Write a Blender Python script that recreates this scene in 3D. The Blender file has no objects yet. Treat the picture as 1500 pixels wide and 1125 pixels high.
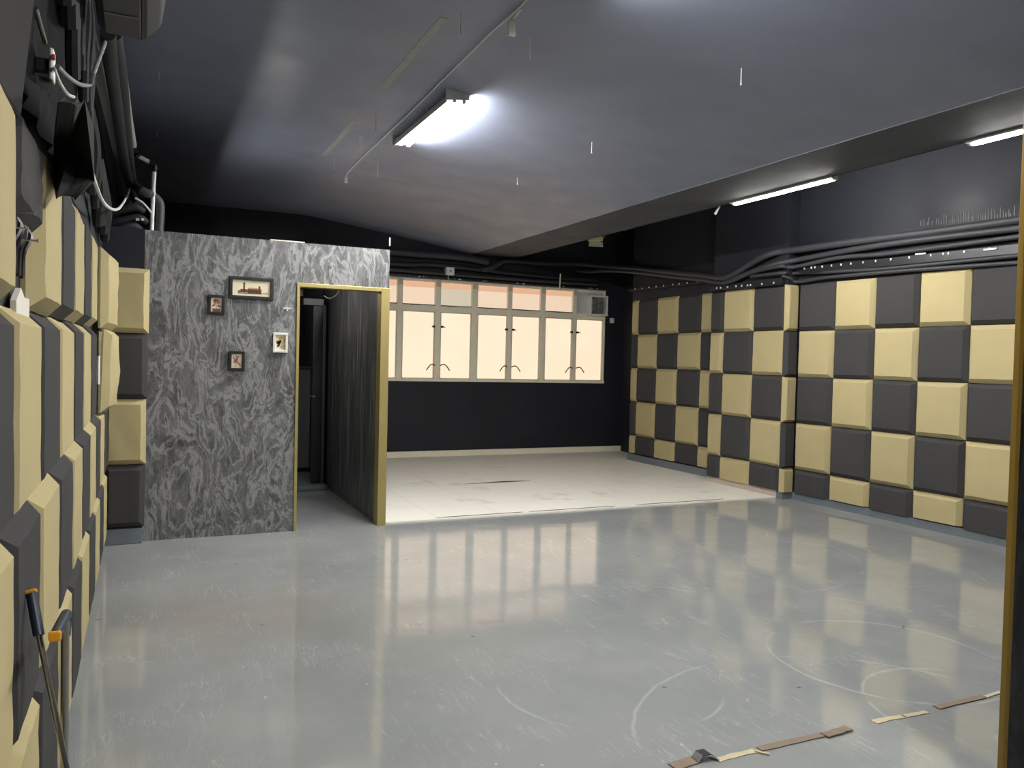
import bpy, bmesh, math, random
from mathutils import Vector, Matrix
random.seed(7)
S = bpy.context.scene
COL = S.collection

# ------------------------------------------------------------------ camera
FPX, CAMZ = 1162.94, 1.42
YAW, PITCH, ROLL = 0.434693, -0.0277106, 0.0231940
def cam_axes():
    f = Vector((math.sin(YAW)*math.cos(PITCH), math.cos(YAW)*math.cos(PITCH), math.sin(PITCH)))
    r = Vector((math.cos(YAW), -math.sin(YAW), 0)); u = r.cross(f)
    c, s = math.cos(ROLL), math.sin(ROLL)
    return c*r+s*u, -s*r+c*u, f
RX, UX, FX = cam_axes()
cd = bpy.data.cameras.new('camera'); cam = bpy.data.objects.new('camera', cd); COL.objects.link(cam)
cd.sensor_width = 36; cd.lens = FPX/1500*36; cd.clip_start = 0.02
cam.matrix_world = Matrix(((RX.x, UX.x, -FX.x, 0), (RX.y, UX.y, -FX.y, 0), (RX.z, UX.z, -FX.z, CAMZ), (0, 0, 0, 1)))
S.camera = cam
# ------------------------------------------------------------------ world, view
W = bpy.data.worlds.new('world'); S.world = W; W.use_nodes = True
W.node_tree.nodes['Background'].inputs[0].default_value = (0.5, 0.55, 0.6, 1)
W.node_tree.nodes['Background'].inputs[1].default_value = 0.3
vs = S.view_settings; vs.view_transform = 'Standard'; vs.look = 'None'; vs.gamma = 1; vs.use_curve_mapping = False
vs.exposure = 0.9
S.cycles.max_bounces = 8; S.cycles.diffuse_bounces = 5; S.cycles.glossy_bounces = 4
S.cycles.sample_clamp_indirect = 4.0
TUBE = 150.0        # radiance of the fluorescent tubes
PANE = .53        # radiance of the daylit papered panes

def P(px, py, axis, val):
    """the point of the plane axis=val that the photograph shows at pixel (px,py)"""
    d = (px-750)/FPX*RX - (py-562.5)/FPX*UX + FX
    c = Vector((0, 0, CAMZ)); t = (val-c[axis])/d[axis]
    return c+t*d

# ------------------------------------------------------------------ materials
def lin(c):
    return tuple((x/12.92 if x <= .04045 else ((x+.055)/1.055)**2.4) for x in (v/255 for v in c))
MATS = {}
class NT:
    def __init__(s, name):
        s.m = bpy.data.materials.new(name); s.m.use_nodes = True; s.t = s.m.node_tree
        s.b = s.t.nodes['Principled BSDF']; MATS[name] = s.m
        s.co = s.n('ShaderNodeTexCoord').outputs['Object']
    def n(s, kind, **kw):
        x = s.t.nodes.new(kind)
        for k, v in kw.items(): setattr(x, k, v)
        return x
    def l(s, a, b): s.t.links.new(a, b)
    def setv(s, sock, v):
        if hasattr(v, 'links') or hasattr(v, 'is_linked'): s.l(v, sock)
        else: sock.default_value = v
    def map(s, scale, src=None, rot=(0, 0, 0)):
        m = s.n('ShaderNodeMapping'); s.l(src or s.co, m.inputs[0]); m.inputs['Scale'].default_value = scale
        m.inputs['Rotation'].default_value = rot
        return m.outputs[0]
    def noise(s, vec, scale, detail=4, rough=.55, dist=0):
        x = s.n('ShaderNodeTexNoise'); s.l(vec, x.inputs['Vector'])
        x.inputs['Scale'].default_value = scale; x.inputs['Detail'].default_value = detail
        x.inputs['Roughness'].default_value = rough; x.inputs['Distortion'].default_value = dist
        return x.outputs[0]
    def ramp(s, fac, stops):
        r = s.n('ShaderNodeValToRGB'); s.l(fac, r.inputs[0]); e = r.color_ramp.elements
        while len(e) < len(stops): e.new(.5)
        for k, (p, c) in enumerate(stops):
            e[k].position = p; e[k].color = (c if isinstance(c, tuple) else (c, c, c))[:3]+(1,)
        return r.outputs[0]
    def mix(s, fac, a, b, mode='MIX'):
        x = s.n('ShaderNodeMix', data_type='RGBA', blend_type=mode)
        s.setv(x.inputs[0], fac)
        for sock, v in ((x.inputs[6], a), (x.inputs[7], b)):
            if isinstance(v, tuple): sock.default_value = v[:3]+(1,)
            else: s.l(v, sock)
        return x.outputs[2]
    def math(s, op, a, b=None, c=None):
        x = s.n('ShaderNodeMath', operation=op)
        for sock, v in zip(x.inputs, (a, b, c)):
            if v is not None: s.setv(sock, v)
        return x.outputs[0]
    def bump(s, h, strength=.2, dist=.01):
        x = s.n('ShaderNodeBump'); s.l(h, x.inputs['Height'])
        x.inputs['Strength'].default_value = strength; x.inputs['Distance'].default_value = dist
        s.l(x.outputs[0], s.b.inputs['Normal'])
    def base(s, v):
        if isinstance(v, tuple): s.b.inputs['Base Color'].default_value = v[:3]+(1,)
        else: s.l(v, s.b.inputs['Base Color'])
    def rough(s, v): s.setv(s.b.inputs['Roughness'], v)

def simple(name, rgb, rough=.5, metal=0, var=.12, scale=14, bump=.05, spec=.5, bscale=90):
    t = NT(name); c = lin(rgb)
    f = t.noise(t.co, scale, 5)
    t.base(t.mix(f, tuple(x*(1-var) for x in c), tuple(min(1, x*(1+var)) for x in c)))
    t.rough(rough); t.b.inputs['Metallic'].default_value = metal; t.b.inputs['Specular IOR Level'].default_value = spec
    if bump: t.bump(t.noise(t.co, bscale, 3), bump, .004)
    return t.m

def foam(name, rgb, speck):
    t = NT(name); c = lin(rgb)
    a = t.mix(t.noise(t.co, 3.2, 4), tuple(x*.88 for x in c), tuple(x*1.08 for x in c))
    oi = t.n('ShaderNodeObjectInfo')
    a = t.mix(t.math('MULTIPLY', oi.outputs['Random'], .22), a, tuple(x*.72 for x in c))
    if speck:
        v = t.n('ShaderNodeTexVoronoi'); t.l(t.co, v.inputs['Vector']); v.inputs['Scale'].default_value = 42
        k = t.math('LESS_THAN', v.outputs['Distance'], .055)
        k = t.math('MULTIPLY', k, t.math('GREATER_THAN', t.noise(t.co, 9, 1), .52))
        a = t.mix(t.math('MULTIPLY', k, .5), a, lin((170, 165, 155)))
    t.base(a); t.rough(.9); t.b.inputs['Specular IOR Level'].default_value = .15
    t.bump(t.noise(t.co, 330, 2), .35, .002)
    return t.m
foam('foam_tan', (186, 172, 129), False)
foam('foam_black', (48, 47, 46), False)
foam('foam_dark', (67, 66, 66), True)

# black painted walls and ceiling with a faint blue cast and patchy sheen
def black(name, rgb, rough, spec):
    t = NT(name); c = lin(rgb)
    t.base(t.mix(t.noise(t.co, 1.3, 6), tuple(x*.82 for x in c), tuple(x*1.2 for x in c)))
    t.rough(t.ramp(t.noise(t.co, 2.5, 5), [(.3, rough-.08), (.7, rough+.1)])); t.b.inputs['Specular IOR Level'].default_value = spec
    t.bump(t.noise(t.co, 26, 6), .18, .006)
    return t.m
black('black_wall', (34, 36, 43), .55, .3)
black('black_ceiling', (130, 137, 156), .42, .5)
black('black_band', (78, 80, 86), .7, .25)
simple('black_gloss', (30, 30, 34), .35, var=.2)
simple('black_matte', (27, 27, 29), .75, var=.2)
simple('black_rubber', (52, 53, 57), .55, var=.15)
simple('dark_grey', (74, 75, 78), .55)
simple('mid_grey', (120, 121, 122), .55)
simple('trunk_grey', (176, 176, 172), .6)
simple('base_grey', (112, 120, 126), .45, var=.15)
simple('white_plastic', (226, 226, 220), .4, var=.04)
simple('white_metal', (214, 214, 208), .35, var=.05)
simple('paper_white', (222, 216, 205), .8, var=.06)
simple('cream_metal', (248, 238, 214), .5, var=.1)
simple('cream_dark', (212, 203, 180), .6, var=.15)
simple('steel', (176, 172, 165), .28, metal=1, var=.08)
simple('dark_metal', (52, 48, 44), .45, metal=.7)
simple('navy', (28, 40, 56), .4, var=.1)
simple('orange', (232, 160, 24), .45, var=.1)
simple('gold', (178, 162, 104), .4, metal=.35, var=.06, scale=4)
simple('gold_dark', (140, 112, 44), .45, metal=.3, var=.1, scale=4)  # near partition's gold with its dimness in the colour; also the booth's edge line
simple('tape_brown', (132, 116, 99), .85, var=.2)
simple('tape_cream', (196, 182, 150), .85, var=.15)
simple('tape_grey', (158, 160, 160), .7, var=.2)
simple('wood_kick', (196, 180, 166), .7, var=.1)
simple('brown_paper', (150, 128, 104), .9, var=.1)
simple('grille', (158, 148, 140), .5, metal=.3)
simple('glass_grey', (200, 203, 200), .25, var=.05)
simple('red_led', (200, 50, 50), .5)
simple('yellow_lens', (222, 222, 150), .35, var=.08)
simple('print_paper', (232, 214, 190), .8, var=.06)
simple('print_cream', (236, 226, 196), .8, var=.04)
simple('ink_brown', (120, 82, 66), .85, var=.3, scale=60)
simple('ink_dark', (60, 46, 44), .85, var=.3, scale=60)
simple('ink_rose', (176, 120, 106), .85, var=.25, scale=60)
simple('ink_tan', (200, 170, 120), .85, var=.25, scale=60)

def marble(name, lo, mid, hi, vein, rough=.4):
    t = NT(name)
    v = t.map((1.5, 1.2, .62))
    warp = t.noise(v, 2.2, 5, .6, 1.0)
    wv = t.n('ShaderNodeVectorMath', operation='MULTIPLY_ADD'); 
    sep = t.n('ShaderNodeTexNoise'); t.l(v, sep.inputs['Vector']); sep.inputs['Scale'].default_value = 3.0; sep.inputs['Detail'].default_value = 4
    t.l(sep.outputs['Color'], wv.inputs[0]); wv.inputs[1].default_value = (.35, .35, .35); t.l(v, wv.inputs[2])
    w = wv.outputs[0]
    n1 = t.noise(w, 5.5, 12, .68, 1.6)
    c = t.ramp(n1, [(.30, lo), (.46, mid*.9), (.58, mid*1.35), (.72, hi)])
    n2 = t.noise(w, 3.2, 9, .6, 2.2)
    ridge = t.math('ABSOLUTE', t.math('SUBTRACT', n2, .5))
    c = t.mix(t.ramp(ridge, [(0, .7), (.010, .5), (.05, 0)]), c, (vein,)*3)
    n3 = t.noise(w, 9, 8, .65, 1.5)
    ridge = t.math('ABSOLUTE', t.math('SUBTRACT', n3, .47))
    c = t.mix(t.ramp(ridge, [(0, .35), (.05, 0)]), c, (vein*.8,)*3)
    n4 = t.noise(w, 7, 8, .65, 1.2)
    c = t.mix(t.ramp(n4, [(.28, .75), (.42, 0)]), c, (lo*.7,)*3)
    t.base(c); t.rough(rough)
    return t.m
marble('marble_grey', .045, .105, .24, .42)
marble('marble_shaded', .006, .012, .03, .05, .35)  # marble of the near partition, its dim side put into the colour

def woodblack():
    t = NT('wood_black'); v = t.map((14, 14, .55))
    n = t.noise(v, 3, 8, .65, .6)
    t.base(t.ramp(n, [(.30, .02), (.5, .085), (.72, .36)])); t.rough(.36)
woodblack()

def floor_mat():
    t = NT('floor_epoxy')
    c = t.mix(t.ramp(t.noise(t.co, .9, 7, .6), [(.3, 0.), (.7, 1.)]), lin((138, 141, 141)), lin((158, 159, 157)))
    # brownish worn patch and fine wear
    sx = t.n('ShaderNodeSeparateXYZ'); t.l(t.co, sx.inputs[0]); X, Y = sx.outputs[0], sx.outputs[1]
    def dist(cx, cy, wob=0):
        dx = t.math('SUBTRACT', X, cx); dy = t.math('SUBTRACT', Y, cy)
        d = t.math('SQRT', t.math('ADD', t.math('MULTIPLY', dx, dx), t.math('MULTIPLY', dy, dy)))
        if wob: d = t.math('ADD', d, t.math('MULTIPLY', t.math('SUBTRACT', t.noise(t.co, 4, 4), .5), wob))
        return d
    pt = t.ramp(dist(.45, 4.55, .9), [(0, .6), (.42, .35), (.75, 0)])
    c = t.mix(t.math('MULTIPLY', pt, t.noise(t.co, 3, 6)), c, lin((150, 130, 112)))
    pt = t.ramp(dist(1.35, 4.0, 1.2), [(0, .5), (.9, 0)])
    c = t.mix(t.math('MULTIPLY', pt, t.noise(t.co, 2, 6)), c, lin((158, 150, 138)))
    # scratches: thin stretched noise ridges plus swept scuff arcs
    br = t.ramp(t.noise(t.co, 2.3, 5), [(.45, 0), (.6, 1)])
    for rot, sc, amt in ((.5, 5, .30), (-.7, 6, .25), (1.3, 4, .25)):
        r = t.noise(t.map((sc, sc*.12, 1), rot=(0, 0, rot)), 3, 3, .5, .6)
        k = t.ramp(t.math('ABSOLUTE', t.math('SUBTRACT', r, .5)), [(0, amt), (.008, 0)])
        c = t.mix(t.math('MULTIPLY', k, br), c, lin((205, 210, 212)))
    for i, (cx, cy, rad, amt, n0) in enumerate(((2.55, 2.05, .95, .22, .47), (3.35, 2.75, .55, .25, .46), (3.9, 4.9, 1.15, .15, .5), (1.9, 3.0, .5, .2, .5),
                                (4.6, 4.0, .8, .16, .5), (3.2, 2.2, .42, .22, .48), (4.4, 5.6, .6, .15, .5))):
        d = t.math('ABSOLUTE', t.math('SUBTRACT', dist(cx, cy, .05), rad))
        k = t.math('MULTIPLY', t.ramp(d, [(0, amt*1.3), (.006, amt*.6), (.012, 0)]), t.ramp(t.noise(t.map((1, 1, 1)), 1.7+.31*i, 3), [(n0, 0), (n0+.09, 1)]))
        c = t.mix(k, c, lin((214, 218, 218)))
    # paint chips
    v = t.n('ShaderNodeTexVoronoi'); t.l(t.co, v.inputs['Vector']); v.inputs['Scale'].default_value = 7
    k = t.math('LESS_THAN', v.outputs['Distance'], .045)
    k = t.math('MULTIPLY', k, t.math('GREATER_THAN', t.noise(t.co, 3, 2), .55))
    c = t.mix(t.math('MULTIPLY', k, .55), c, lin((214, 214, 210)))
    v = t.n('ShaderNodeTexVoronoi'); t.l(t.map((1, 1.4, 1)), v.inputs['Vector']); v.inputs['Scale'].default_value = 4.3
    k = t.math('LESS_THAN', v.outputs['Distance'], .05)
    k = t.math('MULTIPLY', k, t.math('GREATER_THAN', t.noise(t.co, 2, 2), .56))
    c = t.mix(t.math('MULTIPLY', k, .6), c, lin((70, 70, 72)))
    t.base(c)
    t.rough(t.ramp(t.noise(t.co, 3, 6), [(.3, .03), (.7, .075)]))
    b1 = t.noise(t.map((3.2, 11, 1)), 1, 2, .45, .8)
    b2 = t.noise(t.map((9, 34, 1)), 1, 2, .4, .6)
    t.bump(t.math('ADD', b1, t.math('MULTIPLY', b2, .3)), .5, .0014)
floor_mat()

def tile_floor():
    t = NT('pale_tile')
    c = t.mix(t.noise(t.map((1.2, 4, 1)), 4, 8, .65), lin((236, 233, 222)), lin((248, 244, 234)))
    br = t.n('ShaderNodeTexBrick'); t.l(t.co, br.inputs['Vector']); br.offset = 0
    br.inputs['Scale'].default_value = 1; br.inputs['Brick Width'].default_value = .6; br.inputs['Row Height'].default_value = .6
    br.inputs['Mortar Size'].default_value = .003
    c = t.mix(t.math('MULTIPLY', br.outputs['Fac'], .35), c, lin((150, 140, 125)))
    k = t.ramp(t.noise(t.co, 1.7, 7, .65), [(.58, 0), (.72, .5)])
    c = t.mix(k, c, lin((170, 160, 142)))
    t.base(c); t.rough(.45); t.bump(t.noise(t.co, 9, 4), .1, .006)
tile_floor()

def pane_mat(name, a, b, k):
    t = NT(name)
    sx = t.n('ShaderNodeSeparateXYZ'); t.l(t.n('ShaderNodeTexCoord').outputs['Generated'], sx.inputs[0])
    c = t.mix(t.noise(t.co, 1.6, 4), lin(a), lin(b))
    t.base(lin((150, 132, 110))); t.rough(.5)
    t.l(c, t.b.inputs['Emission Color']); t.b.inputs['Emission Strength'].default_value = PANE*k
pane_mat('pane_low', (255, 222, 190), (255, 238, 212), 1.0)
pane_mat('pane_up', (252, 216, 186), (245, 226, 200), .86)
pane_mat('pane_grey', (226, 214, 190), (232, 222, 200), .72)
pane_mat('pane_strip', (250, 190, 150), (250, 200, 165), .74)
t = NT('tube_light'); t.base((.9, .9, .9)); t.b.inputs['Emission Color'].default_value = (1, .99, .97, 1); t.b.inputs['Emission Strength'].default_value = TUBE

t = NT('tube_slim'); t.base((.9, .9, .9)); t.b.inputs['Emission Color'].default_value = (1, .98, .94, 1); t.b.inputs['Emission Strength'].default_value = TUBE*.74
simple('black_sheet', (16, 16, 18), .85, spec=.08)
t = NT('tube_bright'); t.base((.9, .9, .9)); t.b.inputs['Emission Color'].default_value = (1, .99, .97, 1); t.b.inputs['Emission Strength'].default_value = TUBE*1.5
t = NT('tube_fill'); t.base((.9, .9, .9)); t.b.inputs['Emission Color'].default_value = (1, .97, .9, 1); t.b.inputs['Emission Strength'].default_value = 170  # glow of the lamp added inside the passage
# ------------------------------------------------------------------ builders
def link(o, parent=None):
    COL.objects.link(o)
    if parent is not None: o.parent = parent
    return o
def tag(o, label, cat, group=None, kind=None):
    if label: o['label'] = label
    if cat: o['category'] = cat
    if group: o['group'] = group
    if kind: o['kind'] = kind
    return o
def empty(name, loc, label=None, cat=None, group=None, kind=None):
    o = bpy.data.objects.new(name, None); o.location = loc; o.empty_display_size = .1; link(o)
    return tag(o, label, cat, group, kind)
class MB:
    def __init__(s): s.v = []; s.f = []
    def add(s, vs, fs):
        n = len(s.v); s.v += [tuple(v) for v in vs]; s.f += [tuple(i+n for i in f) for f in fs]; return s
    def box(s, x0, x1, y0, y1, z0, z1):
        return s.add([(x0, y0, z0), (x1, y0, z0), (x1, y1, z0), (x0, y1, z0), (x0, y0, z1), (x1, y0, z1), (x1, y1, z1), (x0, y1, z1)],
                     [(0, 3, 2, 1), (4, 5, 6, 7), (0, 1, 5, 4), (1, 2, 6, 5), (2, 3, 7, 6), (3, 0, 4, 7)])
    def bar(s, a, b, w, h, up=(0, 0, 1)):
        a, b = Vector(a), Vector(b); d = (b-a).normalized(); u = Vector(up)
        r = d.cross(u).normalized(); u = r.cross(d)
        q = [(-w/2, -h/2), (w/2, -h/2), (w/2, h/2), (-w/2, h/2)]
        return s.add([a+r*x+u*y for x, y in q]+[b+r*x+u*y for x, y in q], [(3, 2, 1, 0), (4, 5, 6, 7), (0, 1, 5, 4), (1, 2, 6, 5), (2, 3, 7, 6), (3, 0, 4, 7)])
    def tube(s, pts, r, n=10, smooth=0):
        pts = [Vector(p) for p in pts]
        if smooth:
            q = []
            for i in range(len(pts)-1):
                p0, p1, p2, p3 = pts[max(0, i-1)], pts[i], pts[i+1], pts[min(len(pts)-1, i+2)]
                for k in range(smooth):
                    t = k/smooth
                    q.append(.5*((2*p1)+(p2-p0)*t+(2*p0-5*p1+4*p2-p3)*t*t+(3*p1-p0-3*p2+p3)*t**3))
            pts = q+[pts[-1]]
        rs = r if isinstance(r, (list, tuple)) else [r]*len(pts)
        if len(rs) != len(pts): rs = [rs[0]]*len(pts)
        d0 = (pts[1]-pts[0]).normalized(); ref = Vector((0, 0, 1)) if abs(d0.z) < .9 else Vector((1, 0, 0))
        u = d0.cross(ref).normalized(); vs = []; m = len(pts)
        for i, p in enumerate(pts):
            d = (pts[min(m-1, i+1)]-pts[max(0, i-1)]).normalized()
            u = (u-d*u.dot(d)).normalized(); w = d.cross(u)
            vs += [p+rs[i]*(math.cos(2*math.pi*k/n)*u+math.sin(2*math.pi*k/n)*w) for k in range(n)]
        fs = [(i*n+k, i*n+(k+1) % n, (i+1)*n+(k+1) % n, (i+1)*n+k) for i in range(m-1) for k in range(n)]
        return s.add(vs, fs+[tuple(range(n-1, -1, -1)), tuple((m-1)*n+k for k in range(n))])
    def disc(s, c, ax, r, h, n=20):
        c = Vector(c); ax = Vector(ax).normalized()
        return s.tube([c, c+ax*h], r, n)
    def prism(s, poly, a, b):
        """poly: points; extruded from offset a to offset b"""
        n = len(poly); A = [Vector(p)+Vector(a) for p in poly]; B = [Vector(p)+Vector(b) for p in poly]
        return s.add(A+B, [tuple(range(n-1, -1, -1)), tuple(range(n, 2*n))]+[(i, (i+1) % n, n+(i+1) % n, n+i) for i in range(n)])
    def build(s, name, mat, parent=None, bevel=0, smooth=False, kind=None, label=None, cat=None, group=None, seg=2, origin=None):
        me = bpy.data.meshes.new(name)
        off = Vector(origin) if origin is not None else (-(parent.matrix_world.translation-parent.location) if False else Vector((0, 0, 0)))
        par = Vector((0, 0, 0)); p = parent
        while p is not None: par += p.location; p = p.parent
        me.from_pydata([tuple(Vector(v)-off-par) for v in s.v], [], s.f)
        bm = bmesh.new(); bm.from_mesh(me); bmesh.ops.recalc_face_normals(bm, faces=bm.faces); bm.to_mesh(me); bm.free()
        me.materials.append(MATS[mat]); o = bpy.data.objects.new(name, me)
        if origin is not None: o.location = off
        link(o, parent)
        if smooth:
            me.shade_smooth(); me.set_sharp_from_angle(angle=math.radians(40))
        if bevel:
            md = o.modifiers.new('b', 'BEVEL'); md.width = bevel; md.segments = seg; md.limit_method = 'ANGLE'
        return tag(o, label, cat, group, kind)
def box(name, mat, x0, x1, y0, y1, z0, z1, parent=None, bevel=0, kind=None, **k):
    return MB().box(x0, x1, y0, y1, z0, z1).build(name, mat, parent, bevel, kind=kind, **k)
ST = 'structure'

# ------------------------------------------------------------------ room shell
LX, RXW, BY, CZ = -.285, 6.445, 10.97, 3.34
MY, MT = 6.58, 2.345
HZ, BX0, BX2 = 3.60, 4.37, 5.07        # raised bay beside the long wall; plaster edge; edge of the low ceiling
def ceil_z(x):
    t = min(1, max(0, (x-1.9)/(BX0-1.9))); return CZ-.345*t**1.15
box('floor', 'floor_epoxy', -2.6, 7.2, -2.6, 11.2, -.1, 0, kind=ST)
m = MB(); n = 24; xs = [-2.6, -.3]+[1.9+(BX0-1.9)*k/n for k in range(n+1)]
vs = []; 
for y in (-2.6, 11.2):
    vs += [(x, y, ceil_z(x)) for x in xs]+[(BX0, y, HZ), (-2.6, y, HZ)]
k = len(xs)+2
m.add(vs, [tuple(range(k)), tuple(range(2*k-1, k-1, -1))]+[(i, (i+1) % k, k+(i+1) % k, k+i) for i in range(k)])
m.build('ceiling', 'black_ceiling', kind=ST, smooth=True)
box('ceiling_band', 'black_band', BX0, BX2, -2.6, 11.2, 2.995, HZ, kind=ST)
# ragged plaster lip along the edge
m = MB(); random.seed(21); y = -2.6
while y < BY:
    y1 = y+random.uniform(.05, .3); d = random.uniform(.0, .010)
    m.box(BX0-.003, BX0+.002+d, y, y1, ceil_z(BX0)-.001, 2.998); y = y1
m.build('trim_ceiling_edge', 'black_ceiling', kind=ST); random.seed(7)
box('ceiling_raised', 'black_band', BX2, 7.2, -2.6, 11.2, HZ-.02, HZ+.1, kind=ST)
box('wall_left', 'black_wall', LX-.15, LX, -2.6, BY+.15, 0, CZ, kind=ST)
FARX = 6.545
m = MB(); m.box(RXW, RXW+.2, -2.6, 6.56, 0, HZ); m.box(FARX, FARX+.6, 7.8, 9.93, 0, HZ); m.box(7.05, 7.2, 9.93, BY+.15, 0, HZ); m.box(6.31, FARX+.1, 6.56, 7.8, 0, HZ)
m.build('wall_right', 'black_wall', kind=ST)
WX0, WX1, WZ0, WZ1 = 1.93, 6.725, 1.11, 2.6
m = MB(); m.box(LX, WX0, BY, BY+.15, 0, HZ); m.box(WX1, 7.2, BY, BY+.15, 0, HZ); m.box(WX0, WX1, BY, BY+.15, 0, WZ0); m.box(WX0, WX1, BY, BY+.15, WZ1, HZ)
m.build('wall_back', 'black_wall', kind=ST)
box('wall_behind_camera', 'black_wall', -2.6, 7.2, -2.75, -2.6, 0, HZ, kind=ST)
# pale tiled part of the floor near the windows
box('floor_pale_tiles', 'pale_tile', 1.9, 7.05, 6.64, BY, 0, .014, kind=ST)
m = MB(); a, b = P(680, 709, 2, .015), P(777, 704, 2, .015)
m.prism([a+Vector((0, -.01, 0)), a+Vector((.3, .0, 0)), b+Vector((-.2, -.03, 0)), b, b+Vector((-.3, .04, 0)), a+Vector((.4, .05, 0))], (0, 0, 0), (0, 0, .002))
m.build('floor_crack', 'ink_dark', kind=ST)
m = MB()
for (x0, y0), (x1, y1) in (((640, 760), (760, 748)), ((770, 748), (900, 741)), ((930, 739), (1060, 731))):
    a, b = P(x0, y0, 2, .015), P(x1, y1, 2, .015); a.y = 6.66; b.y = 6.665
    m.prism([a, b, b+Vector((0, .012, 0)), a+Vector((.1, .016, 0))], (0, 0, 0), (0, 0, .002))
m.build('floor_joint', 'ink_dark', kind=ST)
box('trim_floor_edge', 'pale_tile', 1.9, 6.30, 6.622, 6.64, 0, .012, kind=ST)
# skirtings
m = MB(); m.box(RXW-.03, RXW, 1.7, 6.53, 0, .075); m.box(6.29, 6.31, 6.56, 6.62, 0, .07); m.box(6.29, RXW, 6.53, 6.56, 0, .07)
m.box(FARX-.03, FARX, 7.8, 9.93, 0, .11)
m.build('baseboard_right', 'base_grey', kind=ST, bevel=.004)
box('baseboard_pillar', 'wood_kick', 6.29, 6.31, 6.62, 7.8, 0.014, .085, kind=ST)
box('baseboard_back', 'cream_metal', 1.9, 7.05, BY-.05, BY, .014, .1, kind=ST, bevel=.01)
m = MB(); m.box(LX, .0, MY-.07, MY-.046, 0, .115); m.build('baseboard_booth', 'base_grey', kind=ST, bevel=.005)

# ------------------------------------------------------------------ marble booth with doorway
MY, MT = 6.58, 2.345
DX0, DX1, DZ = 1.135, 1.815, 2.0
BX1 = 1.885
m = MB(); m.box(0.0, DX0, MY, MY+.1, 0, MT); m.box(DX0, BX1, MY, MY+.1, DZ, MT)
m.build('wall_booth_front', 'marble_grey', kind=ST)
box('wall_booth_side', 'wood_black', DX1+.012, BX1-.005, MY+.1, 10.3, 0, MT, kind=ST)
m = MB(); m.box(.9, .95, MY+.1, 10.3, 0, MT); m.build('wall_booth_inner', 'black_wall', kind=ST)
m = MB(); m.box(DX0-.018, DX0+.006, MY-.012, MY+.11, 0, DZ+.02); m.box(DX0, DX1, MY-.012, MY+.11, DZ-.012, DZ+.02)
m.build('trim_doorway', 'gold', kind=ST, bevel=.003)
box('trim_door_post', 'gold', DX1, BX1+.004, MY-.012, MY+.112, 0, DZ+.02, kind=ST, bevel=.003)
box('trim_booth_edge', 'gold_dark', -.004, .003, MY-.006, MY+.004, .12, 2.2, kind=ST)
# inside the doorway
xa, xb, xc = P(455, 600, 1, 8.7).x, P(472, 600, 1, 8.7).x, P(493, 600, 1, 8.6).x
box('floor_booth_step', 'base_grey', .95, 1.80, 8.52, 10.3, 0, .05, kind=ST, bevel=.008)
box('wall_booth_end', 'black_wall', .95, 2.2, 10.3, 10.36, 0, MT, kind=ST)
box('wall_booth_stub', 'black_wall', xb+.02, 1.827, 8.75, 8.85, 0, MT, kind=ST)
box('trim_booth_stub', 'base_grey', xc-.06, xc+.0, 8.46, 8.52, 0, .13, kind=ST, bevel=.004)
d = empty('interior_door', (xb, 8.7, .05), 'black interior door standing open inside the gold-edged doorway', 'door')
box('door_leaf', 'black_gloss', xa+.01, xb-.012, 8.68, 8.73, .06, 1.98, d, bevel=.004)
m = MB().box(xb-.012, xb+.02, 8.66, 8.76, .05, 2.05).box(xa-.1, xb+.02, 8.66, 8.76, 1.98, 2.05); m.build('door_frame', 'dark_grey', d, bevel=.004)
m = MB().tube([(xa+.03, 8.68, 1.0), (xa+.03, 8.64, 1.0), (xa-.02, 8.64, 1.0)], .008, 8); m.build('door_handle', 'steel', d, smooth=True)
ca, cb = P(430, 620, 1, 9.6).x, P(454, 620, 1, 9.6).x
c = empty('low_cabinet', (ca, 9.75, .05), 'grey waist-high cabinet standing deep inside the doorway', 'cabinet')
box('cabinet_body', 'mid_grey', ca-.2, cb, 9.6, 9.95, .1, 1.28, c, bevel=.006)
box('cabinet_top', 'dark_grey', ca-.22, cb+.02, 9.58, 9.96, 1.28, 1.31, c, bevel=.004)
box('plinth', 'black_matte', ca-.18, cb-.02, 9.63, 9.92, .05, .1, c)
e = empty('passage_fill_lamp', (.98, 7.5, 2.2), 'unseen fill lamp added on the inner wall to brighten the passage', 'lamp')  # unseen lamp added to brighten the passage
MB().box(.95, .975, 7.35, 7.65, 2.14, 2.24).build('fill_base', 'white_metal', e, bevel=.004)
MB().tube([(.99, 7.38, 2.19), (.99, 7.62, 2.19)], .012, 10).build('fill_tube', 'tube_fill', e, smooth=True)
w = MB().tube([P(474, 433, 1, 6.75), P(482, 437, 1, 6.74), P(490, 434, 1, 6.72), P(496, 427, 1, 6.70), P(494, 421, 1, 6.684)], .004, 6, 6)
w.build('loose_wire', 'white_plastic', smooth=True, label='thin white wire curling below the top of the gold-edged doorway', cat='wire')
box('wall_sign', 'tape_brown', 1.145, 1.19, 6.70, 6.706, 1.925, 1.975, label='tiny orange-brown notice inside the doorway top corner', cat='notice')

# near partition with gold edge
PY = 1.70
m = MB().box(2.655, RXW, PY-.016, PY, 0, CZ); m.build('wall_partition', 'marble_shaded', kind=ST)
m = MB().box(2.633, 2.656, PY-.018, PY+.002, 0, CZ); m.build('trim_partition', 'gold_dark', kind=ST, bevel=.002)

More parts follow.
